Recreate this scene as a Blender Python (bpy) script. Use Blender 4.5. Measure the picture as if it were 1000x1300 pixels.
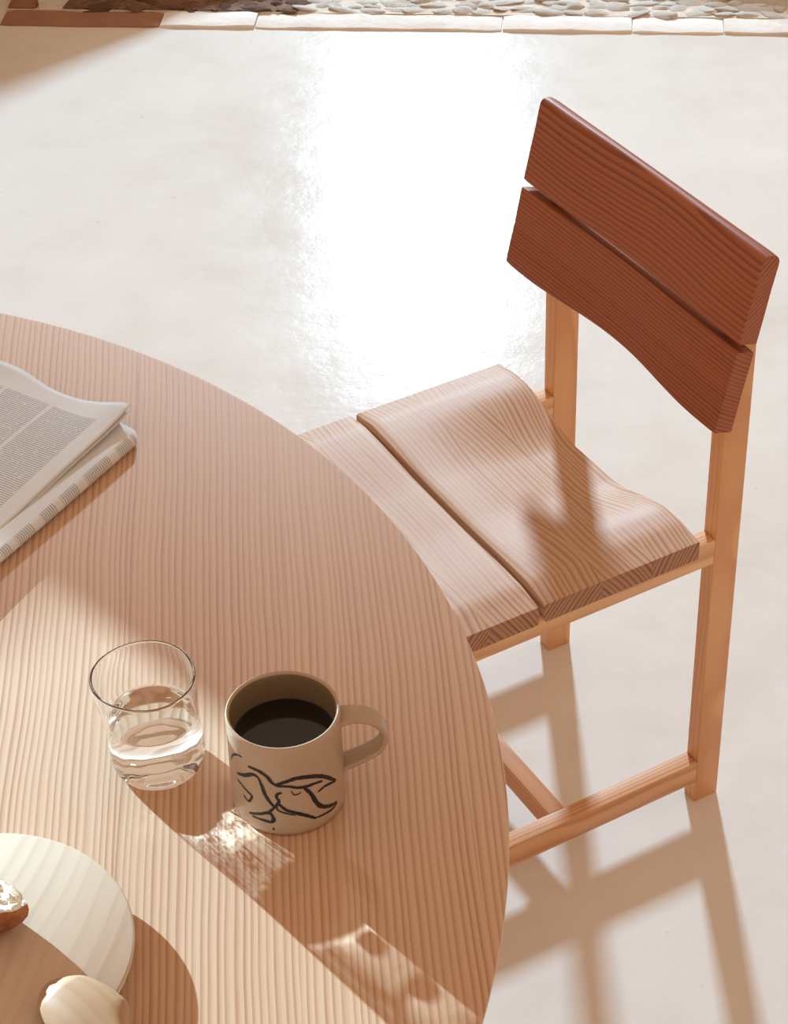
import bpy, bmesh, math, random
from mathutils import Vector, Matrix, noise
R_ = math.radians
for o in list(bpy.data.objects): bpy.data.objects.remove(o)
scene = bpy.context.scene
COL = scene.collection

# ------------------------------------------------------------------ camera
PITCH, ROLL, FPX, CAM_H = 0.6635, -0.0371, 2714.19, 1.925
cam_d = bpy.data.cameras.new('camera')
cam_d.sensor_fit = 'VERTICAL'; cam_d.sensor_height = 36.0
cam_d.lens = 36.0 * FPX / 1300.0
cam_d.clip_start = 0.02; cam_d.clip_end = 200
cam = bpy.data.objects.new('camera', cam_d); COL.objects.link(cam)
fw = Vector((0, math.cos(PITCH), -math.sin(PITCH)))
rt, up = Vector((1, 0, 0)), Vector((0, math.sin(PITCH), math.cos(PITCH)))
r2 = rt * math.cos(ROLL) + up * math.sin(ROLL)
u2 = -rt * math.sin(ROLL) + up * math.cos(ROLL)
M = Matrix((r2, u2, -fw)).transposed().to_4x4(); M.translation = (0, 0, CAM_H)
cam.matrix_world = M
scene.camera = cam

# ------------------------------------------------------------------ world, sun, window light, exposure
world = bpy.data.worlds.new('world'); scene.world = world; world.use_nodes = True
bg = world.node_tree.nodes['Background']
bg.inputs['Color'].default_value = (1.0, 0.69, 0.47, 1); bg.inputs['Strength'].default_value = 0.645

SUN_AZ, SUN_EL = R_(-49.0), R_(15.0)           # the way the light travels
sd = Vector((math.cos(SUN_AZ) * math.cos(SUN_EL), math.sin(SUN_AZ) * math.cos(SUN_EL), -math.sin(SUN_EL)))
sl = bpy.data.lights.new('sun', 'SUN'); sl.energy = 15; sl.angle = R_(0.53); sl.color = (0.53, 0.83, 1.0)
sun = bpy.data.objects.new('sun', sl); COL.objects.link(sun)
sun.rotation_euler = sd.to_track_quat('-Z', 'Y').to_euler(); sun.location = (-6, 7, 5)
sl.cycles.is_caustics_light = True

# cool daylight glare from a bright gap of hazy sky, far off and straight behind the stone bed
al = bpy.data.lights.new('sky_gap_daylight', 'AREA'); al.shape = 'RECTANGLE'
al.size = 1.00; al.size_y = 2.1; al.energy = 4550; al.color = (0.57, 0.82, 1.0); al.cycles.is_caustics_light = True
wl = bpy.data.objects.new('sky_gap_daylight', al); COL.objects.link(wl)
wl.location = (0.39, 19.0, 9.1)
wl.rotation_euler = (Vector((0.1, 2.6, 0)) - wl.location).to_track_quat('-Z', 'Y').to_euler()

scene.cycles.max_bounces = 24; scene.cycles.transmission_bounces = 24; scene.cycles.glossy_bounces = 12
vs = scene.view_settings
vs.view_transform = 'Standard'; vs.look = 'None'; vs.exposure = 0.0; vs.gamma = 1.0; vs.use_curve_mapping = False

# ------------------------------------------------------------------ helpers: node graphs
class G:
    def __init__(s, name):
        s.m = bpy.data.materials.new(name); s.m.use_nodes = True
        s.t = s.m.node_tree; s.t.nodes.clear()
        s.out = s.t.nodes.new('ShaderNodeOutputMaterial')
        s.p = s.t.nodes.new('ShaderNodeBsdfPrincipled'); s.l(s.p.outputs[0], s.out.inputs[0])
    def n(s, ty, **k):
        nd = s.t.nodes.new(ty)
        for a, b in k.items(): setattr(nd, a, b)
        return nd
    def l(s, a, b): s.t.links.new(a, b)
    def set(s, sock, v):
        if hasattr(v, 'is_linked'): s.l(v, sock)
        else: sock.default_value = v
    def math(s, op, a, b=0.0, c=0.0, clamp=False):
        nd = s.n('ShaderNodeMath', operation=op, use_clamp=clamp)
        s.set(nd.inputs[0], a); s.set(nd.inputs[1], b); s.set(nd.inputs[2], c)
        return nd.outputs[0]
    def obj(s): return s.n('ShaderNodeTexCoord').outputs['Object']
    def sep(s, v):
        nd = s.n('ShaderNodeSeparateXYZ'); s.l(v, nd.inputs[0]); return nd.outputs
    def comb(s, x, y, z):
        nd = s.n('ShaderNodeCombineXYZ')
        for i, q in enumerate((x, y, z)): s.set(nd.inputs[i], q)
        return nd.outputs[0]
    def noise(s, vec, scale, detail=2, rough=.5, dist=0, dim='3D'):
        nd = s.n('ShaderNodeTexNoise', noise_dimensions=dim)
        if vec is not None: s.l(vec, nd.inputs['Vector'])
        nd.inputs['Scale'].default_value = scale; nd.inputs['Detail'].default_value = detail
        nd.inputs['Roughness'].default_value = rough; nd.inputs['Distortion'].default_value = dist
        return nd.outputs[0]
    def ramp(s, f, pts, interp='LINEAR'):
        nd = s.n('ShaderNodeValToRGB'); nd.color_ramp.interpolation = interp
        el = nd.color_ramp.elements
        while len(el) < len(pts): el.new(0.5)
        for e, (p, c) in zip(el, pts):
            e.position = p
            e.color = (c, c, c, 1) if isinstance(c, (int, float)) else (*c, 1)
        s.l(f, nd.inputs[0]); return nd.outputs[0]
    def mix(s, f, a, b, mode='MIX'):
        nd = s.n('ShaderNodeMix', data_type='RGBA', blend_type=mode)
        s.set(nd.inputs[0], f)
        for i, q in ((6, a), (7, b)):
            if isinstance(q, tuple): q = (*q, 1) if len(q) == 3 else q
            s.set(nd.inputs[i], q)
        return nd.outputs[2]
    def bump(s, h, strength, dist=0.001):
        nd = s.n('ShaderNodeBump'); nd.inputs['Strength'].default_value = strength
        nd.inputs['Distance'].default_value = dist; s.l(h, nd.inputs['Height'])
        s.l(nd.outputs[0], s.p.inputs['Normal'])
    def base(s, c): s.set(s.p.inputs['Base Color'], (*c, 1) if isinstance(c, tuple) else c)
    def rough(s, v): s.set(s.p.inputs['Roughness'], v)

def srgb(r, g, b):
    f = lambda v: (v / 255 / 12.92) if v / 255 <= .04045 else ((v / 255 + .055) / 1.055) ** 2.4
    return (f(r), f(g), f(b))

def wood(name, axis, pith, spacing, light, dark, seed=0, wob=.006, contrast=.8, stave=0, rough=.52, ang=0, tone=.25, fine=.10, endgrain=0, sheen=0, bump=.22):
    """growth rings about a pith line that runs along `axis`; end faces show arcs, long faces stripes"""
    g = G(name); v = g.obj()
    if ang:
        mp = g.n('ShaderNodeMapping'); mp.inputs['Rotation'].default_value = (0, 0, ang); g.l(v, mp.inputs[0]); v = mp.outputs[0]
    x, y, z = g.sep(v)
    a, b, q = {'x': (y, z, x), 'y': (x, z, y), 'z': (x, y, z)}[axis]
    shift = 0.0
    if stave:
        idn = g.math('FLOOR', g.math('DIVIDE', g.math('ADD', a, seed * .37), stave))
        wn = g.n('ShaderNodeTexWhiteNoise', noise_dimensions='1D'); g.l(g.math('ADD', idn, seed + .5), wn.inputs['W'])
        shift = wn.outputs[0]
    qs = g.math('ADD', q, g.math('ADD', g.math('MULTIPLY', shift, 7.0), seed * 1.7)) if stave else g.math('ADD', q, seed * 1.7)
    lowv = g.comb(g.math('MULTIPLY', a, 5.0), g.math('MULTIPLY', b, 5.0), g.math('MULTIPLY', qs, 3.2))
    n1 = g.n('ShaderNodeTexNoise'); g.l(lowv, n1.inputs['Vector']); n1.inputs['Scale'].default_value = 1.3; n1.inputs['Detail'].default_value = 2
    n1.inputs['Roughness'].default_value = .45
    w1 = g.math('MULTIPLY', g.math('SUBTRACT', n1.outputs[0], .5), wob * 3)
    pa = g.math('SUBTRACT', a, pith[0])
    if stave: pa = g.math('SUBTRACT', g.math('SUBTRACT', a, g.math('MULTIPLY', idn, stave)), g.math('ADD', g.math('MULTIPLY', shift, .16), pith[0]))
    pb = g.math('SUBTRACT', b, pith[1])
    r = g.math('SQRT', g.math('ADD', g.math('MULTIPLY', pa, pa), g.math('MULTIPLY', pb, pb)))
    r = g.math('ADD', r, w1)
    vary = g.noise(g.comb(g.math('MULTIPLY', r, 1.0), seed * 3.1, 0.0), 45, 1)
    ring = g.math('ADD', g.math('DIVIDE', r, spacing), g.math('MULTIPLY', vary, 2.2))
    fr = g.math('FRACT', ring)
    prof = g.ramp(fr, [(0, .12), (.25, .05), (.55, .42), (.78, 1.0), (.9, .9), (1.0, .12)])
    amp = g.noise(g.comb(g.math('FLOOR', ring), seed * 1.3, 0.0), .61, 0)
    prof = g.math('MULTIPLY', prof, g.math('ADD', g.math('MULTIPLY', amp, .9), .5))
    fib = g.noise(g.comb(g.math('MULTIPLY', a, 700.0), g.math('MULTIPLY', b, 700.0), g.math('MULTIPLY', qs, 14.0)), 1.0, 2)
    ton = g.noise(g.comb(g.math('MULTIPLY', a, 14.0), g.math('MULTIPLY', b, 14.0), g.math('MULTIPLY', qs, 1.2)), 1.0, 2)
    f = g.math('MULTIPLY', prof, contrast)
    f = g.math('ADD', f, g.math('MULTIPLY', g.math('SUBTRACT', ton, .5), tone * 2))
    f = g.math('ADD', f, g.math('MULTIPLY', g.math('SUBTRACT', fib, .5), fine * 2.2), clamp=True)
    if stave: f = g.math('ADD', f, g.math('MULTIPLY', g.math('SUBTRACT', shift, .5), .05), clamp=True)
    nx, ny, nz = g.sep(g.n('ShaderNodeTexCoord').outputs['Normal'])
    en = g.math('ABSOLUTE', {'x': nx, 'y': ny, 'z': nz}[axis])
    en = g.ramp(en, [(.55, 0.0), (.8, 1.0)]) if endgrain else 0.0
    col = g.mix(f, light, dark)
    if endgrain: col = g.mix(en, col, g.mix(g.math('MULTIPLY', f, 1.25, clamp=True), tuple(q * endgrain * w_ for q, w_ in zip(light, (.86, .68, .56))), tuple(q * endgrain * w_ for q, w_ in zip(dark, (.66, .5, .44)))))
    g.base(col)
    g.rough(g.math('ADD', g.math('MULTIPLY', prof, -.08), rough))
    g.p.inputs['Specular IOR Level'].default_value = .18
    g.p.inputs['Sheen Weight'].default_value = sheen; g.p.inputs['Sheen Roughness'].default_value = .35
    g.bump(g.math('ADD', g.math('MULTIPLY', prof, .6), g.math('MULTIPLY', fib, .5)), bump, .0006)
    return g.m

# ------------------------------------------------------------------ helpers: meshes and objects
def mesh_obj(name, bm, mat=None, parent=None, smooth=None, mats=None):
    me = bpy.data.meshes.new(name); bmesh.ops.recalc_face_normals(bm, faces=bm.faces); bm.to_mesh(me); bm.free()
    for m_ in (mats or ([mat] if mat else [])): me.materials.append(m_)
    if smooth is not None:
        for p in me.polygons: p.use_smooth = True
        me.set_sharp_from_angle(angle=R_(smooth))
    o = bpy.data.objects.new(name, me); COL.objects.link(o)
    if parent: o.parent = parent
    return o
def empty(name, loc=(0, 0, 0), rz=0.0):
    o = bpy.data.objects.new(name, None); COL.objects.link(o); o.location = loc; o.rotation_euler = (0, 0, rz)
    o.empty_display_size = .05; return o
def tag(o, label=None, cat=None, kind=None, group=None):
    if label: o['label'] = label
    if cat: o['category'] = cat
    if kind: o['kind'] = kind
    if group: o['group'] = group
    return o
def box(bm, lo, hi, bev=0.0, seg=2):
    vs_ = [bm.verts.new((x, y, z)) for z in (lo[2], hi[2]) for y in (lo[1], hi[1]) for x in (lo[0], hi[0])]
    F = [(0, 2, 3, 1), (4, 5, 7, 6), (0, 1, 5, 4), (2, 6, 7, 3), (0, 4, 6, 2), (1, 3, 7, 5)]
    fs = [bm.faces.new([vs_[i] for i in f]) for f in F]
    if bev:
        es = list({e for f in fs for e in f.edges})
        bmesh.ops.bevel(bm, geom=es, offset=bev, segments=seg, affect='EDGES', profile=.5)
def prism(bm, poly, d0, d1, axis='x', bev=0.0):
    """poly of 2-D points extruded from d0 to d1 along axis"""
    def P(p, d): return {'x': (d, p[0], p[1]), 'y': (p[0], d, p[1]), 'z': (p[0], p[1], d)}[axis]
    A = [bm.verts.new(P(p, d0)) for p in poly]; B = [bm.verts.new(P(p, d1)) for p in poly]
    n = len(poly); fs = [bm.faces.new(A), bm.faces.new(B[::-1])]
    for i in range(n): fs.append(bm.faces.new((A[i], A[(i + 1) % n], B[(i + 1) % n], B[i])))
    if bev:
        bmesh.ops.recalc_face_normals(bm, faces=fs)
        bmesh.ops.bevel(bm, geom=list({e for f in fs for e in f.edges}), offset=bev, segments=2, affect='EDGES', profile=.5)
def loft(bm, loops, close=True, cap=True):
    V = [[bm.verts.new(p) for p in L] for L in loops]; n = len(loops[0]); out = []
    for A, B in zip(V, V[1:]):
        for i in range(n if close else n - 1):
            out.append(bm.faces.new((A[i], A[(i + 1) % n], B[(i + 1) % n], B[i])))
    if cap: bm.faces.new(V[0]); bm.faces.new(V[-1][::-1])
    return out
def lathe(bm, prof, seg=64, warp=None):
    """prof: (r, z) list; r=0 ends are closed to a point"""
    rings = []
    for r, z in prof:
        if r < 1e-6: rings.append([bm.verts.new((0, 0, z) if not warp else warp(0, 0, z))])
        else:
            L = []
            for i in range(seg):
                t = 2 * math.pi * i / seg; p = (r * math.cos(t), r * math.sin(t), z)
                L.append(bm.verts.new(warp(*p) if warp else p))
            rings.append(L)
    for A, B in zip(rings, rings[1:]):
        for i in range(seg):
            j = (i + 1) % seg
            if len(A) == 1 and len(B) == 1: continue
            if len(A) == 1: bm.faces.new((A[0], B[i], B[j]))
            elif len(B) == 1: bm.faces.new((A[i], A[j], B[0]))
            else: bm.faces.new((A[i], A[j], B[j], B[i]))
def rrect(x0, x1, z0, z1, r, seg=4):
    pts = []
    for cx, cz, a0 in ((x1 - r, z1 - r, 0), (x0 + r, z1 - r, 90), (x0 + r, z0 + r, 180), (x1 - r, z0 + r, 270)):
        for k in range(seg + 1):
            t = R_(a0 + 90 * k / seg); pts.append((cx + r * math.cos(t), cz + r * math.sin(t)))
    return pts
def smooth01(t): t = max(0, min(1, t)); return t * t * (3 - 2 * t)

# ------------------------------------------------------------------ materials of the setting
def floor_mat():
    g = G('polished_concrete'); v = g.obj()
    a = g.noise(v, 1.6, 4, .6); b = g.noise(v, 9, 5, .65); c = g.noise(v, 60, 3, .6)
    f = g.math('ADD', g.math('MULTIPLY', a, .6), g.math('MULTIPLY', b, .4))
    col = g.ramp(f, [(.3, srgb(224, 217, 209)), (.5, srgb(234, 230, 225)), (.7, srgb(240, 237, 233))])
    sp = g.ramp(g.noise(v, 38, 2, .5), [(.20, 0.5), (.25, 0.0)])
    col = g.mix(g.math('MULTIPLY', sp, .5), col, srgb(170, 140, 110))
    g.base(col)
    g.rough(g.math('ADD', g.math('MULTIPLY', g.math('SUBTRACT', b, .5), .05), .105))
    g.p.inputs['Specular IOR Level'].default_value = .12
    g.bump(g.math('ADD', g.math('MULTIPLY', a, .25), g.math('ADD', g.math('MULTIPLY', b, .22), g.math('MULTIPLY', c, .02))), .5, .008)
    return g.m
def plaster(name, col):
    g = G(name); v = g.obj(); a = g.noise(v, 3, 5, .6)
    g.base(g.mix(a, tuple(q * .88 for q in col), col)); g.rough(.9); g.bump(g.noise(v, 40, 4), .3, .004); return g.m
def stone_mat(name, c0, c1, c2, scale=30):
    g = G(name); v = g.obj(); oi = g.n('ShaderNodeObjectInfo')
    a = g.noise(v, scale, 5, .65); b = g.noise(v, scale * 4, 4, .7)
    col = g.ramp(g.math('ADD', g.math('MULTIPLY', a, .75), g.math('MULTIPLY', oi.outputs['Random'], .25)), [(.3, c0), (.5, c1), (.72, c2)])
    pit = g.ramp(b, [(.22, .6), (.32, 0.0)])
    g.base(g.mix(pit, col, tuple(q * .5 for q in c0)))
    g.rough(.85); g.bump(g.math('ADD', a, g.math('MULTIPLY', b, .4)), .7, .004); return g.m

M_floor = floor_mat()
M_wall = plaster('warm_plaster', srgb(214, 190, 164))
M_ext = plaster('sun_block_render', srgb(205, 190, 170))
M_cream = stone_mat('cream_stone', srgb(232, 222, 208), srgb(246, 241, 233), srgb(250, 247, 243))
M_brown = stone_mat('brown_stone', srgb(92, 66, 50), srgb(128, 94, 72), srgb(158, 122, 96))
M_kerbl = stone_mat('kerb_limestone', srgb(232, 222, 212), srgb(243, 236, 229), srgb(247, 243, 238), 12)
M_kerbb = stone_mat('kerb_brown_stone', srgb(138, 98, 76), srgb(158, 116, 92), srgb(172, 130, 106), 12)
M_mortar = stone_mat('bed_mortar', srgb(196, 172, 144), srgb(226, 212, 194), srgb(240, 231, 219), 18)

# ------------------------------------------------------------------ the setting
bm = bmesh.new(); box(bm, (-4.2, -2.5, -.06), (3.4, 4.64, 0)); tag(mesh_obj('floor', bm, M_floor), kind='structure', label='pale polished concrete floor')

bm = bmesh.new()                                             # unseen low wall added behind the bed, its slope shaped to cast shade
ridge = [(-1.9, 1.06), (-.74, .36), (-.40, .16), (-.13, .09), (.0, .02), (.42, .02), (.61, .155), (.84, .22), (1.5, .5), (3.2, 1.1)]
prism(bm, [(-1.9, 0)] + [(x, z) for x, z in ridge] + [(3.2, 0)], 4.40, 4.58, 'y')
tag(mesh_obj('shade_wall_back', bm, M_wall), 'unseen low rendered wall added behind the stone bed, sloped to cast shade', kind='structure')
bm = bmesh.new(); box(bm, (-1.9, 4.40, 2.20), (3.4, 4.58, 3.1)); tag(mesh_obj('shade_lintel', bm, M_wall), 'unseen rendered lintel added to shade the near table', kind='structure')  # unseen beam, added to keep the cool daylight off the near table
bm = bmesh.new(); box(bm, (3.2, 4.40, 0), (3.4, 4.58, 2.20)); tag(mesh_obj('lintel_pier', bm, M_wall), 'unseen rendered pier added under the lintel at the far right', kind='structure')  # out of view, added to carry the shading lintel
bm = bmesh.new(); box(bm, (-2.80, 4.31, 0), (-1.9, 4.62, 3.1)); tag(mesh_obj('sun_block_pier', bm, M_wall), 'unseen tall rendered pier added at the far left to block the sun', kind='structure')  # out of view, added so its edge cuts the sun across the table
bm = bmesh.new(); box(bm, (-1.12, 2.95, 0), (-.95, 4.40, 3.1)); tag(mesh_obj('shade_wall_left', bm, M_wall), 'unseen rendered wall added left of the stone bed to dim the fill', kind='structure')  # out of view, added to hold back warm fill from the far left floor
# unseen wall added outside; its top edge trims the sun patch on the table
gd = Vector((math.cos(R_(22.2)), math.sin(R_(22.2)), 0)); gp = Vector((-3.547, 5.186, 0))
BLOCK_H = .74 + 5.0 * math.tan(SUN_EL)
bm = bmesh.new(); prism(bm, [(-5, 0), (-5, BLOCK_H), (2.1, BLOCK_H), (2.1, 1.1), (5.2, 1.1), (5.2, 0)], 0, .2, 'y'); gw = mesh_obj('sun_block_wall', bm, M_ext); gw.location = gp; gw.rotation_euler = (0, 0, R_(22.2))
tag(gw, 'unseen rendered wall added outside to block the low sun', kind='structure')

# kerb stones and the rough stone bed along the back of the floor
BED_A = R_(-6.4)                                             # the bed runs slightly across the room
bed = empty('trim_1', (-.7836, 4.157, 0), BED_A); tag(bed, 'kerb of long pale and brown stones edging the stone bed', kind='structure')
rnd = random.Random(5)
def kerb(x0, x1, y0, y1, h, mat, seed):
    n = max(6, int((x1 - x0) / .02)); L = []
    for i in range(n + 1):
        x = x0 + (x1 - x0) * i / n; e = 0.003 if i in (0, n) else 0
        j = noise.noise(Vector((x * 9, seed, 0))) * .008; k = noise.noise(Vector((x * 14, seed, 5))) * .0025
        L.append([(x, y + (j if y > .03 else j * .25), z + (k if z > .004 else 0)) for y, z in rrect(y0 + e, y1 - e, -.02, h - e * .4, .003, 3)])
    bm = bmesh.new(); loft(bm, L); return mesh_obj('kerb_stone', bm, mat, bed, smooth=40)
kx = [(.0, .335, M_kerbb), (.338, .535, M_kerbl), (.537, 1.045, M_kerbl), (1.048, 1.31, M_kerbl), (1.312, 1.495, M_kerbl), (1.497, 1.95, M_kerbl)]
for i, (a, b, m_) in enumerate(kx): kerb(a, b, 0.0, .068, .0045 + (.0015 if i % 2 else 0), m_, i * 3.3)
def kerb_side(x0, x1, y0, y1, h, mat):
    bm = bmesh.new(); box(bm, (x0, y0, -.02), (x1, y1, h), .005); mesh_obj('kerb_stone', bm, mat, bed, smooth=40)
kerb_side(.0, .062, .071, .20, .012, M_kerbb); kerb_side(.066, .115, .073, .20, .03, M_kerbl)

sb = mesh_obj('stone_bed', (lambda b: (box(b, (0, .068, -.02), (1.98, .215, .006)), b)[1])(bmesh.new()), M_mortar)
sb.location = (-.7836, 4.157, 0); sb.rotation_euler = (0, 0, BED_A)
tag(sb, 'bed of rough rubble stones behind the kerb', kind='structure')
soil_bm = bmesh.new(); nx_ = 60; V_ = [[soil_bm.verts.new((.118 + .50 * i / nx_ + (.02 * j / 10), .071 + .14 * j / 10, .0085 + .004 * noise.noise(Vector((i * .9, j * .9, 3))))) for j in range(11)] for i in range(nx_ + 1)]
for i in range(nx_):
    for j in range(10): soil_bm.faces.new((V_[i][j], V_[i + 1][j], V_[i + 1][j + 1], V_[i][j + 1]))
mesh_obj('dark_soil', soil_bm, M_brown, sb, smooth=60)
rock_meshes = []
for k in range(9):
    bm = bmesh.new(); bmesh.ops.create_icosphere(bm, subdivisions=3, radius=1)
    for vtx in bm.verts:
        p = vtx.co.copy(); d = 1 + .34 * noise.noise(p * 1.1 + Vector((k * 7, 0, 0))) + .14 * noise.noise(p * 2.6 + Vector((0, k * 5, 0))) + .05 * noise.noise(p * 6)
        vtx.co = p * d
    me = bpy.data.meshes.new('stone'); bm.to_mesh(me); bm.free()
    for p in me.polygons: p.use_smooth = True
    rock_meshes.append(me)
rock_c, rock_b = [], []
for me in rock_meshes:
    c = me.copy(); c.materials.append(M_cream); rock_c.append(c)
    b = me.copy(); b.materials.append(M_brown); rock_b.append(b)
yy = .083
row = 0
while yy < .215:
    xx = .13 if yy > .07 else 0; xx += rnd.random() * .03
    while xx < 1.95:
        w = rnd.uniform(.016, .042); brown = xx < .60 + rnd.uniform(-.03, .03) - (yy - .08) * -.6
        d = rnd.uniform(.75, 1.1)
        o = bpy.data.objects.new('stone', rnd.choice(rock_b if brown else rock_c)); COL.objects.link(o); o.parent = sb
        o.location = (xx + w, yy + rnd.uniform(-.006, .006), rnd.uniform(.002, .006))
        o.scale = (w * d * 1.12, rnd.uniform(.013, .019), rnd.uniform(.0035, .008)); o.rotation_euler = (rnd.uniform(-.3, .3), rnd.uniform(-.2, .2), rnd.uniform(-.35, .35))
        xx += w * 1.75
    yy += .0235; row += 1

# ------------------------------------------------------------------ wood
TZ_P = .56                       # height of the pith line below the tabletop
TL, TD = srgb(213, 177, 146), srgb(170, 116, 84)
M_table = wood('table_pine', 'y', (.34, TZ_P), .0058, TL, TD, seed=2, wob=.0035, contrast=.66, stave=.135, ang=R_(-2.5), tone=.06, rough=.55, sheen=.8)
M_legt = wood('table_leg_pine', 'z', (.1, .05), .005, TL, TD, seed=4)
M_seat = [wood('seat_pine_%s' % c, 'x', pi, .0055, srgb(214, 180, 152), srgb(172, 116, 86), seed=sd_, wob=.0035, contrast=.72, tone=.12, endgrain=.85)
          for c, pi, sd_ in (('a', (-.16, .30), 1), ('b', (.45, .24), 3), ('c', (-.06, .20), 5), ('d', (.62, .24), 7), ('e', (.10, .22), 9))]
M_backu = wood('backrest_pine_upper', 'x', (.22, 1.02), .0046, srgb(174, 105, 74), srgb(121, 57, 36), seed=11, wob=.004, contrast=.7, tone=.2)
M_backl = wood('backrest_pine_lower', 'x', (-.14, .92), .0042, srgb(174, 104, 73), srgb(121, 57, 36), seed=13, wob=.003, contrast=.75, tone=.2)
M_post = wood('post_pine', 'z', (.09, .03), .009, srgb(230, 175, 126), srgb(204, 138, 90), seed=15, wob=.008, contrast=.6, tone=.3)
M_rail = wood('rail_pine', 'y', (.05, .46), .006, srgb(236, 190, 142), srgb(204, 140, 94), seed=17, wob=.006, contrast=.7, tone=.2)
M_str = wood('stretcher_pine', 'y', (.12, .14), .0058, srgb(226, 176, 134), srgb(190, 122, 82), seed=19, wob=.005, contrast=.7, tone=.2)
M_cross = wood('cross_stretcher_pine', 'x', (.24, .15), .006, srgb(220, 168, 128), srgb(180, 112, 74), seed=21, wob=.005, contrast=.7, tone=.2)

# ------------------------------------------------------------------ table
TX, TY, TR, TZ = -.6966, 1.1592, .7755, .74
table = empty('dining_table', (TX, TY, 0)); tag(table, 'large round pine dining table with fine striped grain', 'table')
bm = bmesh.new()
lathe(bm, [(0, TZ), (TR - .004, TZ), (TR - .0012, TZ - .0003), (TR - .0003, TZ - .0011), (TR, TZ - .0025), (TR - .001, TZ - .005), (TR - .03, TZ - .026), (TR - .036, TZ - .028), (0, TZ - .028)], 192)
mesh_obj('tabletop', bm, M_table, table, smooth=35)
bm = bmesh.new(); box(bm, (-.42, -.04, TZ - .098), (.42, .04, TZ - .0275), .003); mesh_obj('apron', bm, M_legt, table, smooth=40)
bm = bmesh.new(); box(bm, (-.04, -.42, TZ - .098), (.04, .42, TZ - .0275), .003); mesh_obj('apron', bm, M_legt, table, smooth=40)
for sx, sy in ((-1, 0), (1, 0), (0, -1), (0, 1)):
    bm = bmesh.new(); cx, cy = sx * .40, sy * .40
    loft(bm, [[(cx + px, cy + py, 0) for px, py in rrect(-.026, .026, -.026, .026, .006)], [(cx + px, cy + py, TZ - .0275) for px, py in rrect(-.035, .035, -.035, .035, .006)]])
    mesh_obj('leg', bm, M_legt, table, smooth=40)

# ------------------------------------------------------------------ chair (local: x across, y towards the table, z up)
chair = empty('dining_chair', (.3043, 2.0278, 0), R_(180) - 1.0726)
tag(chair, 'slatted pine dining chair with scooped seat and two-board backrest', 'chair')
HW, PH, PA, PB = .205, .1756, .022, .034                      # seat half width, post outer half spacing, post width, depth
def seat_top(x, y):
    a = abs(x); dip = .0035 + .0235 * (1 - smooth01((y - .078) / .20))
    d = .4600 - dip * (1 - smooth01((a - .035) / .115))
    return d - .0055 * smooth01((a - .165) / .04)
def seat_bot(x, y):
    a = abs(x); t = seat_top(x, y) - .0265; m = min(.4165, seat_top(x, y) - .019)
    return m if a < .182 else m + (t - m) * smooth01((a - .182) / .012)
def seat_board(y0, y1, cuts, mats, label):
    bm = bmesh.new(); n = 56; r = .0022; ny = 16
    grid = sorted([y0 + r + (y1 - y0 - 2 * r) * k / ny for k in range(ny + 1)] + cuts)
    grid = [y for k, y in enumerate(grid) if y in cuts or min([abs(y - c) for c in cuts]) > .002]
    prof = [(y0, -r, 0), (y0 + r * .3, -r * .3, 0)] + [(y, 0, 0) for y in grid] + [(y1 - r * .3, -r * .3, 0), (y1, -r, 0)]
    nt = len(prof)
    prof += [(y1, r, 1)] + [(y, 0, 1) for y in reversed(grid)] + [(y0, r, 1)]
    L = []
    for i in range(n + 1):
        x = -HW + 2 * HW * i / n; e = .0010 if i in (0, n) else 0
        L.append([(x, y, (seat_bot(x, y) + e + dz) if side else (seat_top(x, y) - e + dz)) for y, dz, side in prof])
    loft(bm, L, cap=False)
    bm.verts.ensure_lookup_table(); m = len(prof)
    for s, base in ((0, 0), (1, n * m)):                            # end faces, split at the stave joints
        V = [bm.verts[base + k] for k in range(m)]; topv, botv = V[:nt], V[nt:][::-1]
        it = [0] + [k for k in range(nt) if prof[k][0] in cuts] + [nt - 1]
        pb_ = prof[nt:][::-1]; ib = [0] + [k for k in range(len(pb_)) if pb_[k][0] in cuts] + [len(pb_) - 1]
        for k in range(len(cuts) + 1):
            f = topv[it[k]:it[k + 1] + 1] + botv[ib[k]:ib[k + 1] + 1][::-1]
            bm.faces.new(f if s else f[::-1])
    for f in bm.faces:
        yc = f.calc_center_median().y; f.material_index = sum(yc > c for c in cuts)
    o = mesh_obj('seat_board', bm, None, chair, smooth=38, mats=mats); o['label'] = label; return o
seat_board(.080, .281, [.1425, .2075], M_seat[:3], 'wide rear seat board')
seat_board(.288, .432, [.352], M_seat[3:], 'narrow front seat board')

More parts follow.
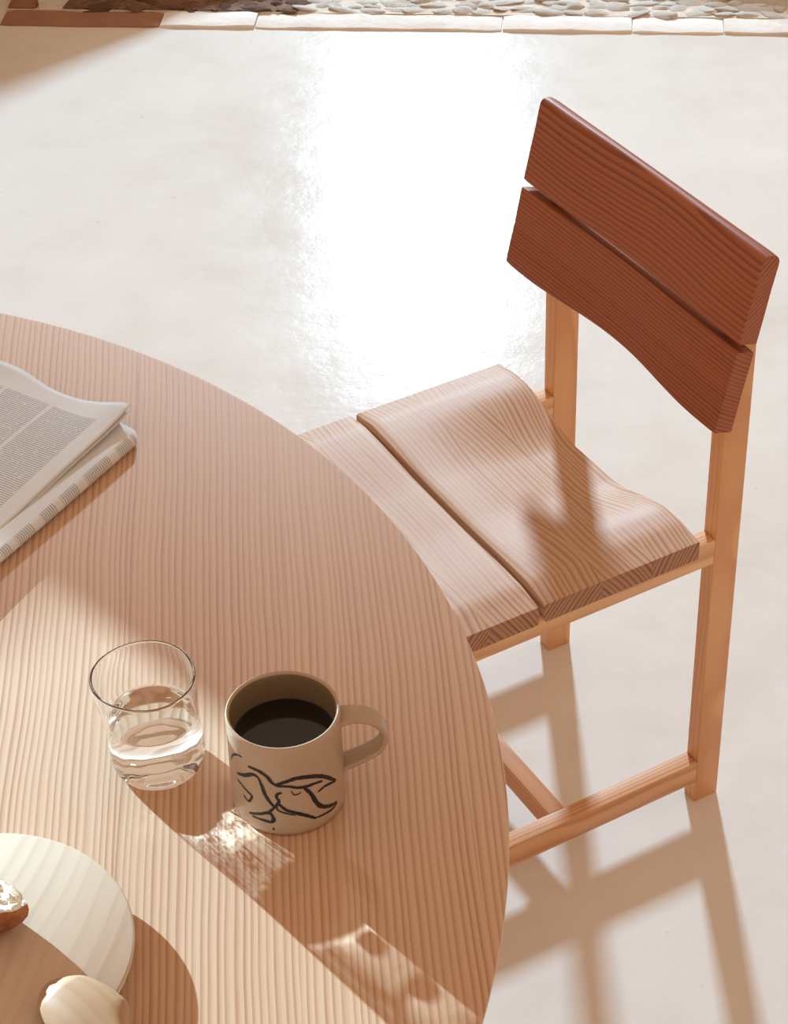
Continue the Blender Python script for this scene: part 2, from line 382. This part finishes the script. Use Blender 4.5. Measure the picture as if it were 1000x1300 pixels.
def yback(z): return .0495 - .228 * (z - .587)
def yfront(z, x, A): return .0720 - .2336 * (z - .596) - A * (.5 + .5 * math.cos(math.pi * min(1, abs(x) / .175)))
def back_board(z0, z1, A0, A1, mat, round_top, label):
    bm = bmesh.new(); L = []; n = 48
    for i in range(n + 1):
        x = -HW + 2 * HW * i / n; e = .0012 if i in (0, n) else 0
        P = []
        N = 8
        for k in range(N + 1):                                      # up the front
            t = k / N; z = z0 + (z1 - z0) * t
            P.append((x, yfront(z, x, A0 + (A1 - A0) * t), z))
        for k in range(N, -1, -1):                                  # down the back
            t = k / N; z = z0 - .0070 + (z1 - z0) * t
            P.append((x, yback(z), z))
        P = [Vector(p) for p in P]
        def rnd_corner(pts, idx, r, seg):
            p, a, b = pts[idx], pts[idx - 1], pts[(idx + 1) % len(pts)]
            u = (a - p).normalized(); v = (b - p).normalized(); out = []
            A_, B_ = p + u * r, p + v * r
            for s in range(seg + 1):
                t = s / seg; out.append(A_ * (1 - t) ** 2 + p * 2 * t * (1 - t) + B_ * t ** 2)
            return out
        rt_ = .0108 if round_top else .0016
        Q = []
        for k in range(len(P)):
            if k == N: Q += rnd_corner(P, k, rt_, 6 if round_top else 2)
            elif k == N + 1: Q += rnd_corner(P, k, rt_, 6 if round_top else 2)
            elif k in (0, len(P) - 1): Q += rnd_corner(P, k, .0016, 2)
            else: Q.append(P[k])
        c = sum(Q, Vector()) / len(Q)
        L.append([tuple(c + (q - c) * (1 - e * .6 / max(.006, (q - c).length))) for q in Q])
    loft(bm, L); o = mesh_obj('backrest_board', bm, mat, chair, smooth=38); o['label'] = label
back_board(.6985, .7985, .0045, .003, M_backu, True, 'upper reddish backrest board with rounded top')
back_board(.5956, .6905, .0145, .0045, M_backl, False, 'lower reddish backrest board')

for s in (-1, 1):
    x0, x1 = sorted((s * (PH - PA), s * PH))
    bm = bmesh.new()
    prism(bm, [(0, 0), (PB, 0), (PB, .597), (yback(.607) - .0004, .607), (yback(.775) - .0004, .775), (0, .775)], x0, x1, 'x', .0012)
    o = mesh_obj('rear_post', bm, M_post, chair, smooth=40)
    bm = bmesh.new(); box(bm, (x0, .392, 0), (x1, .426, .3818), .0012); mesh_obj('front_leg', bm, M_post, chair, smooth=40)
    bm = bmesh.new(); box(bm, (x0, PB, .3818), (x1, .426, .4163), .0012); mesh_obj('seat_rail', bm, M_rail, chair, smooth=40)
    bm = bmesh.new(); box(bm, (x0, PB, .0339), (x1, .392, .0685), .0012); mesh_obj('side_stretcher', bm, M_str, chair, smooth=40)
bm = bmesh.new(); box(bm, (-(PH - PA), .2135, .036), (PH - PA, .2355, .0685), .0012); mesh_obj('cross_stretcher', bm, M_cross, chair, smooth=40)
bm = bmesh.new(); box(bm, (-(PH - PA), .30, .372), (PH - PA, .322, .403), .0012); mesh_obj('seat_crossbar', bm, M_cross, chair, smooth=40)

# ------------------------------------------------------------------ newspaper
def paper_mat(name, mode):
    g = G(name); v = g.obj(); x, y, z = g.sep(v)
    per = .0027
    t = g.math('DIVIDE', y, per); li = g.math('FLOOR', t); fr = g.math('FRACT', t)
    line = g.math('MULTIPLY', g.math('GREATER_THAN', fr, .30), g.math('LESS_THAN', fr, .78))
    words = g.noise(g.comb(g.math('MULTIPLY', x, 330.0), g.math('MULTIPLY', li, 7.3), 0.0), 1.0, 2, .7)
    ink = g.math('MULTIPLY', line, g.ramp(words, [(.30, 0.0), (.44, 1.0)]))
    if mode == 'page':
        c = g.math('FRACT', g.math('DIVIDE', g.math('SUBTRACT', x, .040), .056))
        gut = g.math('MULTIPLY', g.math('GREATER_THAN', c, .035), g.math('LESS_THAN', c, .965))
        mar = g.math('MULTIPLY', g.math('GREATER_THAN', x, .040), g.math('GREATER_THAN', y, .012))
        par = g.math('GREATER_THAN', g.math('FRACT', g.math('DIVIDE', g.math('ADD', y, g.math('MULTIPLY', g.math('FLOOR', g.math('DIVIDE', g.math('SUBTRACT', x, .040), .056)), .031)), .26)), .02)
        ink = g.math('MULTIPLY', ink, g.math('MULTIPLY', g.math('MULTIPLY', gut, mar), par))
    else:
        grp = g.ramp(g.noise(g.comb(g.math('MULTIPLY', y, 62.0), 3.0, 0.0), 1.0, 0), [(.42, 0.0), (.47, 1.0)])
        band = g.math('MULTIPLY', g.math('GREATER_THAN', z, .0045), g.math('LESS_THAN', x, .0065))
        ink = g.math('MULTIPLY', g.math('MULTIPLY', line, grp), band)
        ink = g.math('MULTIPLY', ink, g.math('GREATER_THAN', y, .006))
    mot = g.noise(v, 30, 4)
    paper = g.mix(mot, srgb(214, 214, 216), srgb(228, 227, 227))
    g.base(g.mix(g.math('MULTIPLY', ink, .5), paper, srgb(70, 62, 62)))
    g.rough(.85); g.p.inputs['Specular IOR Level'].default_value = .15
    return g.m
M_page, M_fold = paper_mat('newsprint_page', 'page'), paper_mat('newsprint_fold', 'fold')
news = empty('newspaper', (-.2345, 1.6335, TZ + .0004), math.atan2(.534, -.845))
tag(news, 'folded newspaper lying on the table', 'newspaper')
def sheet(name, fn, nu, nv, mat, th=.0005):
    bm = bmesh.new(); V = [[bm.verts.new(fn(i / nu, j / nv)) for j in range(nv + 1)] for i in range(nu + 1)]
    for i in range(nu):
        for j in range(nv): bm.faces.new((V[i][j], V[i + 1][j], V[i + 1][j + 1], V[i][j + 1]))
    o = mesh_obj(name, bm, mat, news, smooth=60)
    md = o.modifiers.new('thickness', 'SOLIDIFY'); md.thickness = th; md.offset = 0; return o
LEN = .36
for k, rr in enumerate((.0066, .0052, .0039, .0026)):
    def fn(s, t, rr=rr, k=k):
        # s: along the U profile, t: along the spine
        y = -.001 + k * .0012 + LEN * t; cz = .0072
        puff = 1 + .12 * math.sin(t * 9) * (1 - k * .3)
        a = .25 - rr
        if s < .4: x = .008 + (1 - s / .4) * a; z = cz - rr * 1.02
        elif s > .6: x = .008 + (s - .6) / .4 * a; z = cz + rr * 1.02 * puff
        else:
            th = math.pi * (s - .4) / .2; x = .008 - rr * 1.15 * math.sin(th); z = cz - rr * 1.02 * math.cos(th) * (1 if th < math.pi / 2 else puff)
        z += .0015 * math.exp(-t * 30) * (s > .6)
        if t < .03: x += .006 * (1 - t / .03) ** 2 * (s > .38) * (s < .62)
        return (x, y, z)
    sheet('folded_sheet', fn, 60, 40, M_fold)
def fpage(s, t):
    x = .021 + .25 * s; y = -.014 + (LEN + .012) * t
    far = math.exp(-t * 12)
    z = .0165 + .004 * math.sin(t * 7 + .5) * math.exp(-s * 3) + far * (.011 * math.exp(-(s / .10) ** 2) + .012 * smooth01((s - .35) / .5) - .003 * math.exp(-((s - .22) / .1) ** 2)) + .003 * smooth01(s * 2)
    y += far * (-.004 * math.sin(s * 14)); x += .004 * t * (1 - s)
    return (x, y, z)
sheet('top_page', fpage, 60, 60, M_page)
def fpage2(s, t):
    x, y, z = fpage(s, t); return (x - .0015 + .003 * s, y + .004, z - .0022 - .002 * math.exp(-t * 8) * (1 - s))
sheet('under_page', fpage2, 60, 60, M_page)

# ------------------------------------------------------------------ drinking glass and its water
g = G('clear_glass'); g.base((1, 1, 1)); g.rough(0.0); g.p.inputs['Transmission Weight'].default_value = 1; g.p.inputs['IOR'].default_value = 1.42
M_glass = g.m
g = G('clear_water'); g.base((1, 1, 1)); g.rough(0.0); g.p.inputs['Transmission Weight'].default_value = 1; g.p.inputs['IOR'].default_value = 1.33
M_water = g.m
GX, GY = -.1915, 1.2075
def gwarp(x, y, z):
    t = z / .092; a = math.atan2(y, x); r = math.hypot(x, y)
    k = 1 + .018 * t * math.sin(2 * a + .6) + .02 * math.sin(3 * a + 1 + z * 40) * t * (1 - t) * 2
    k += (.0042 * math.sin(9 * a + z * 25) + .003 * math.sin(16 * a - z * 40 + 2) + .002 * math.sin(z * 260 + 2 * math.sin(2 * a))) * smooth01((.046 - z) / .02)
    dz = (.0022 * math.cos(a - 2.6) + .0012 * math.sin(2 * a)) * smooth01((t - .6) / .4)
    return (x * k - .0045 * t * t, y * k + .001 * t, z + dz)
out = [(0, .0075), (.010, .0070), (.019, .0046), (.0265, .0010), (.0295, 0), (.0325, .0014), (.0352, .005), (.0366, .012), (.0370, .022), (.0366, .034), (.0362, .044), (.0368, .054), (.0380, .068), (.0390, .080), (.0396, .0888)]
wlv = .050
inn = [(.0374, .0888), (.0371, .080), (.0361, .068), (.0350, .056), (.0347, wlv + .0012)]           # the wet part below is one clear body
wet = [(.0343, wlv + .0003), (.0330, wlv), (.02, wlv), (0, wlv)]
def cr(P, n):
    out_ = []
    for i in range(len(P) - 1):
        p0, p1, p2, p3 = P[max(i - 1, 0)], P[i], P[i + 1], P[min(i + 2, len(P) - 1)]
        for k in range(n):
            t = k / n; out_.append(tuple(.5 * (2 * b + (c - a) * t + (2 * a - 5 * b + 4 * c - d) * t * t + (3 * b - a - 3 * c + d) * t ** 3) for a, b, c, d in zip(p0, p1, p2, p3)))
    return out_ + [tuple(P[-1])]
rim = [(.0386 + .0012 * math.cos(R_(a)), .0906 + .0012 * math.sin(R_(a))) for a in range(0, 181, 20)]
bm = bmesh.new(); lathe(bm, cr(out, 4) + rim + cr(inn, 4) + wet, 128, gwarp)
glass = mesh_obj('drinking_glass', bm, M_glass, smooth=70); glass.location = (GX, GY, TZ + .0002)
tag(glass, 'clear tumbler half full of water beside the mug', 'glass')
wout = [(0, wlv - .0008), (.0325, wlv - .0008), (.0336, wlv - .0002), (.0325, wlv + .0006), (0, wlv + .0006)]
bm = bmesh.new(); lathe(bm, wout, 128, gwarp)
water = mesh_obj('water', bm, M_water, smooth=50); water.location = (GX, GY, TZ + .0002)
tag(water, 'clear water standing in the tumbler', 'water')
for o in (glass, water): o.cycles.is_caustics_caster = True
for o in table.children: o.cycles.is_caustics_receiver = True

# ------------------------------------------------------------------ mug, drink, painted drawing
def mug_mat():
    g = G('glazed_stoneware'); v = g.obj(); a = g.noise(v, 25, 4); b = g.noise(v, 420, 2, .6)
    col = g.mix(a, srgb(176, 150, 124), srgb(192, 166, 142))
    col = g.mix(g.ramp(b, [(.27, .5), (.33, 0.0)]), col, srgb(150, 118, 92))
    g.base(col); g.rough(.32); g.bump(a, .15, .001); return g.m
M_mug = mug_mat()
g = G('dark_brush_glaze'); g.base(srgb(26, 22, 25)); g.rough(.5); M_brush = g.m
g = G('dark_coffee'); g.base((.010, .007, .004)); g.rough(.06); M_coffee = g.m
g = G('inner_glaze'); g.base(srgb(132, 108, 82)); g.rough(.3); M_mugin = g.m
MX, MY = -.0885, 1.166
mug = empty('mug', (MX, MY, TZ + .0002)); tag(mug, 'handmade beige stoneware mug with dark brush drawing', 'mug')
mo = [(0, .0015), (.036, .0015), (.038, 0), (.0415, .0002), (.0432, .002), (.0437, .008), (.0436, .03), (.0432, .06), (.0430, .082), (.0431, .0885), (.0427, .0906)]
mi = [(.0419, .0913), (.0409, .0909), (.0401, .0895), (.0395, .084), (.0394, .06), (.0394, .03), (.0385, .012), (.034, .0075), (0, .007)]
bm = bmesh.new(); lathe(bm, mo + mi, 80); 
for f in bm.faces:
    c = f.calc_center_median(); rr_ = math.hypot(c.x, c.y)
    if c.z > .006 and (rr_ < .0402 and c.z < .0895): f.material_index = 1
mesh_obj('body', bm, None, mug, smooth=60, mats=[M_mug, M_mugin])
HA = R_(3)
path = [(.040, .0790), (.050, .0805), (.060, .0795), (.069, .074), (.0745, .0655), (.0750, .056), (.0705, .047), (.061, .0405), (.051, .0355), (.0415, .0315)]
L = []
pp = cr(path, 5)
for i, (x, z) in enumerate(pp):
    a, b = pp[max(i - 1, 0)], pp[min(i + 1, len(pp) - 1)]; tx, tz = b[0] - a[0], b[1] - a[1]; n_ = math.hypot(tx, tz); nx, nz = -tz / n_, tx / n_
    t = i / (len(pp) - 1); hw = .0098 - .0012 * math.sin(t * math.pi) + .002 * max(0, 1 - t * 8); ht = .0027
    ring = []
    for q in range(16):
        th = 2 * math.pi * q / 16; c, s = math.cos(th), math.sin(th)
        yy_ = hw * math.copysign(abs(c) ** .45, c); dd = ht * math.copysign(abs(s) ** .7, s)
        X, Y, Z = x + nx * dd, yy_, z + nz * dd
        ring.append((X * math.cos(HA) - Y * math.sin(HA), X * math.sin(HA) + Y * math.cos(HA), Z))
    L.append(ring)
bm = bmesh.new(); loft(bm, L); mesh_obj('handle', bm, M_mug, mug, smooth=60)
STROKES = [([(-127.4, 0.067), (-115.4, 0.0664), (-106.8, 0.0625), (-102.5, 0.0573), (-97.2, 0.0539)], 0.00199), ([(-116.1, 0.0593), (-112.8, 0.0514), (-110.5, 0.044), (-106.2, 0.0369), (-101.0, 0.0312)], 0.00185), ([(-99.0, 0.0547), (-89.5, 0.0578), (-76.3, 0.0604), (-58.6, 0.0566), (-45.1, 0.0491), (-31.3, 0.0368)], 0.00227), ([(-31.3, 0.0368), (-45.9, 0.0409), (-56.7, 0.0395)], 0.00142), ([(-98.1, 0.0538), (-86.1, 0.0533), (-77.0, 0.0507), (-67.4, 0.0497), (-59.2, 0.0495), (-50.3, 0.0479)], 0.0017), ([(-71.3, 0.0499), (-64.1, 0.0406), (-59.6, 0.0307), (-53.5, 0.0229), (-42.6, 0.0175), (-32.0, 0.0147)], 0.00227), ([(-32.0, 0.0147), (-37.2, 0.0125), (-48.3, 0.013), (-60.9, 0.0141)], 0.00128), ([(-97.7, 0.0359), (-89.9, 0.029), (-80.9, 0.0251), (-69.7, 0.0194), (-60.9, 0.0135)], 0.00199), ([(-93.1, 0.0471), (-97.5, 0.0455), (-98.6, 0.0419), (-96.7, 0.0376), (-103.0, 0.0298), (-109.4, 0.0238)], 0.0017), ([(-131.3, 0.0163), (-118.0, 0.0208), (-107.3, 0.0246), (-103.5, 0.0192), (-105.8, 0.0152), (-114.3, 0.0152), (-127.7, 0.0149)], 0.00185), ([(-145.1, 0.0509), (-134.0, 0.0546), (-122.4, 0.0605), (-116.1, 0.0593)], 0.00199), ([(-156.8, 0.0573), (-152.6, 0.0646), (-143.2, 0.0711), (-135.0, 0.0728)], 0.00114), ([(-146.3, 0.0442), (-137.3, 0.0414), (-128.5, 0.0382), (-125.9, 0.0359), (-130.9, 0.029), (-137.2, 0.0325)], 0.00128), ([(-105.3, 0.0079), (-103.3, 0.0082)], 0.00185), ([(-98.8, 0.0349), (-98.3, 0.0289), (-88.4, 0.0249), (-81.1, 0.0227)], 0.00099), ([(-83.7, 0.0485), (-81.3, 0.0442), (-76.6, 0.0443), (-74.5, 0.0458)], 0.00071)]
def mug_r(z):
    for (r0, z0), (r1, z1) in zip(mo[2:], mo[3:]):
        if z0 <= z <= z1: return r0 + (r1 - r0) * (z - z0) / (z1 - z0)
    return .0436
bm = bmesh.new()
for pts, w in STROKES:
    P = cr([(R_(t) * .0436, z) for t, z in pts], 8); A, B = [], []
    for i, (s, z) in enumerate(P):
        a, b = P[max(i - 1, 0)], P[min(i + 1, len(P) - 1)]; dx, dz = b[0] - a[0], b[1] - a[1]; n_ = math.hypot(dx, dz) or 1
        u = i / (len(P) - 1); hw = w * .80 * (.6 + .45 * math.sin(math.pi * min(1, max(0, u * .9 + .05)))) * (1 + .25 * noise.noise(Vector((s * 300, z * 300, 0))))
        for lst, sg in ((A, 1), (B, -1)):
            ss, zz = s - dz / n_ * hw * sg, z + dx / n_ * hw * sg; th = ss / .0436; r = mug_r(zz) + .00022
            lst.append(bm.verts.new((r * math.cos(th), r * math.sin(th), zz)))
    for i in range(len(P) - 1): bm.faces.new((A[i], A[i + 1], B[i + 1], B[i]))
o = mesh_obj('brush_drawing', bm, M_brush, mug, smooth=60); o['label'] = 'dark abstract brush strokes'
bm = bmesh.new(); lathe(bm, [(0, .058), (.0396, .058), (.0396, .0655), (.0392, .0652), (.038, .065), (0, .065)], 64)
cf = mesh_obj('coffee', bm, M_coffee, smooth=40); cf.location = (MX, MY, TZ + .0002); tag(cf, 'dark coffee inside the stoneware mug', 'coffee')

# ------------------------------------------------------------------ round board, bread, spoon, crumb
M_board = wood('beech_board', 'y', (.20, -.22), .0075, srgb(208, 185, 164), srgb(182, 152, 126), seed=23, wob=.010, contrast=.30, ang=R_(15), tone=.32, rough=.5, fine=.18, sheen=.1, bump=.05)
BX, BY, BR, BT = -.308, 1.0065, .1134, .0195
bm = bmesh.new(); lathe(bm, [(0, BT), (BR - .002, BT), (BR - .0006, BT - .0006), (BR, BT - .002), (BR - .0004, BT - .0035), (BR - .014, .002), (BR - .016, 0), (0, 0)], 128)
bd = mesh_obj('serving_board', bm, M_board, smooth=40); bd.location = (BX, BY, TZ + .0002)
tag(bd, 'round pale wooden serving board with bread on it', 'board')

def crust_mat():
    g = G('bread_crust'); v = g.obj(); a = g.noise(v, 60, 5, .6)
    g.base(g.ramp(a, [(.3, srgb(120, 62, 28)), (.55, srgb(176, 104, 52)), (.75, srgb(206, 146, 86))])); g.rough(.7); g.bump(a, .6, .002); return g.m
def crumb_mat():
    g = G('bread_crumb'); v = g.obj(); a = g.noise(v, 130, 5, .7)
    g.base(g.ramp(a, [(.25, srgb(206, 186, 160)), (.4, srgb(240, 230, 214)), (.7, srgb(248, 243, 234))])); g.rough(1.0); g.p.inputs['Specular IOR Level'].default_value = .05; g.bump(a, .4, .003); return g.m
bread = empty('bread', (-.345, 1.042, TZ + BT + .0002), R_(-15)); tag(bread, 'torn pointed piece of crusty bread, crumb upward, at the board edge', 'bread')
seg = 150
def bout(t, k=1.0):
    """teardrop outline with its point along +x"""
    c, s_ = math.cos(t), math.sin(t)
    x = .080 * c if c > 0 else .060 * c
    y = .040 * s_ * ((1 - max(0, c) ** 1.6) ** .35 if c > 0 else 1)
    q = 1 + .05 * noise.noise(Vector((c * 3, s_ * 3, 1)))
    return (x * k * q, y * k * q)
def bh(x, y): return max(.012, .021 + .016 * smooth01((.075 - x) / .10) + .10 * x - .28 * y)   # torn face tilts up and away
bm = bmesh.new(); L = []
for k, zf in ((.30, 0), (.62, .01), (.80, .10), (.91, .28), (.975, .55), (1.0, .8), (.995, 1.0)):
    ring = []
    for i in range(seg):
        t = 2 * math.pi * i / seg; x, y = bout(t, k); h = bh(x, y) + .003 * noise.noise(Vector((math.cos(t) * 5, math.sin(t) * 5, 3)))
        ring.append((x, y, h * zf))
    L.append(ring)
loft(bm, L, cap=False); bm.faces.new([v for v in bm.verts][:seg]); mesh_obj('crust', bm, crust_mat(), bread, smooth=60)
bm = bmesh.new(); L = []
for k in range(40):
    ring = []
    for i in range(seg):
        t = 2 * math.pi * i / seg; x, y = bout(t, .993 * (1 - k / 39.6))
        h = bh(*bout(t, .993)) + .003 * noise.noise(Vector((math.cos(t) * 5, math.sin(t) * 5, 3)))
        h += (bh(x, y) - h) * smooth01(k / 13) - .0002
        if k: h += .0015 + .0045 * noise.noise(Vector((x * 130, y * 130, 2))) + .0035 * noise.noise(Vector((x * 330, y * 330, 7)))
        ring.append((x, y, h))
    L.append(ring)
loft(bm, L); mesh_obj('crumb', bm, crumb_mat(), bread, smooth=50)

M_spoon = wood('spoon_wood', 'x', (.05, -.04), .006, srgb(182, 146, 114), srgb(156, 118, 88), seed=27, wob=.006, contrast=.2, tone=.2, bump=.03)
sp_dir = math.atan2(-.050, .047)
spoon = empty('wooden_spoon', (-.2510, .9680, TZ + BT + .0002), sp_dir); tag(spoon, 'pale wooden spoon resting face down across the board edge', 'spoon')
bm = bmesh.new(); L = []; n = 90
for i in range(n + 1):
    t = (i / n) ** 1.5; x = .085 * t
    hw = .027 * math.sqrt(max(0, 1 - (1 - min(1, t / .62)) ** 2)) if t < .62 else .027 * (1 - .7 * smooth01((t - .62) / .38))
    hw = max(hw, .002); zc = .003 + .0095 * math.sqrt(max(0, 1 - (1 - min(1, t / .5)) ** 2)) if t < .5 else .0125 - .002 * smooth01((t - .5) / .5)
    up_, lo_ = [], []
    for k in range(25):
        a = math.sin(math.pi * (k / 24 - .5)); dome = math.sqrt(max(0, 1 - abs(a) ** 2.2))
        lift = .0062 * smooth01(t / .25); up_.append((x, a * hw, .0010 + lift + zc * dome + .003)); lo_.append((x, a * hw * .96, .0010 + lift + max(0, zc - .0035) * dome))
    L.append(up_ + lo_[::-1])
loft(bm, L); mesh_obj('bowl', bm, M_spoon, spoon, smooth=60)
bm = bmesh.new(); L = []
for i in range(16):
    t = i / 15; x = .080 + .17 * t; r = .0075 - .002 * math.sin(t * 2.4); zc = .0140 - .0005 * t
    L.append([(x, r * math.cos(q * math.pi / 6), zc + r * .7 * math.sin(q * math.pi / 6)) for q in range(12)])
loft(bm, L); mesh_obj('handle', bm, M_spoon, spoon, smooth=60)

bm = bmesh.new(); bmesh.ops.create_icosphere(bm, subdivisions=3, radius=.0055)
for v_ in bm.verts: v_.co *= 1 + .35 * noise.noise(v_.co * 260); v_.co.z *= .7
cb = mesh_obj('bread_crumb', bm, bpy.data.materials['bread_crumb'], smooth=60); cb.location = (-.2305, .9285, TZ + BT + .0034)
tag(cb, 'small white bread crumb below the spoon', 'crumb')
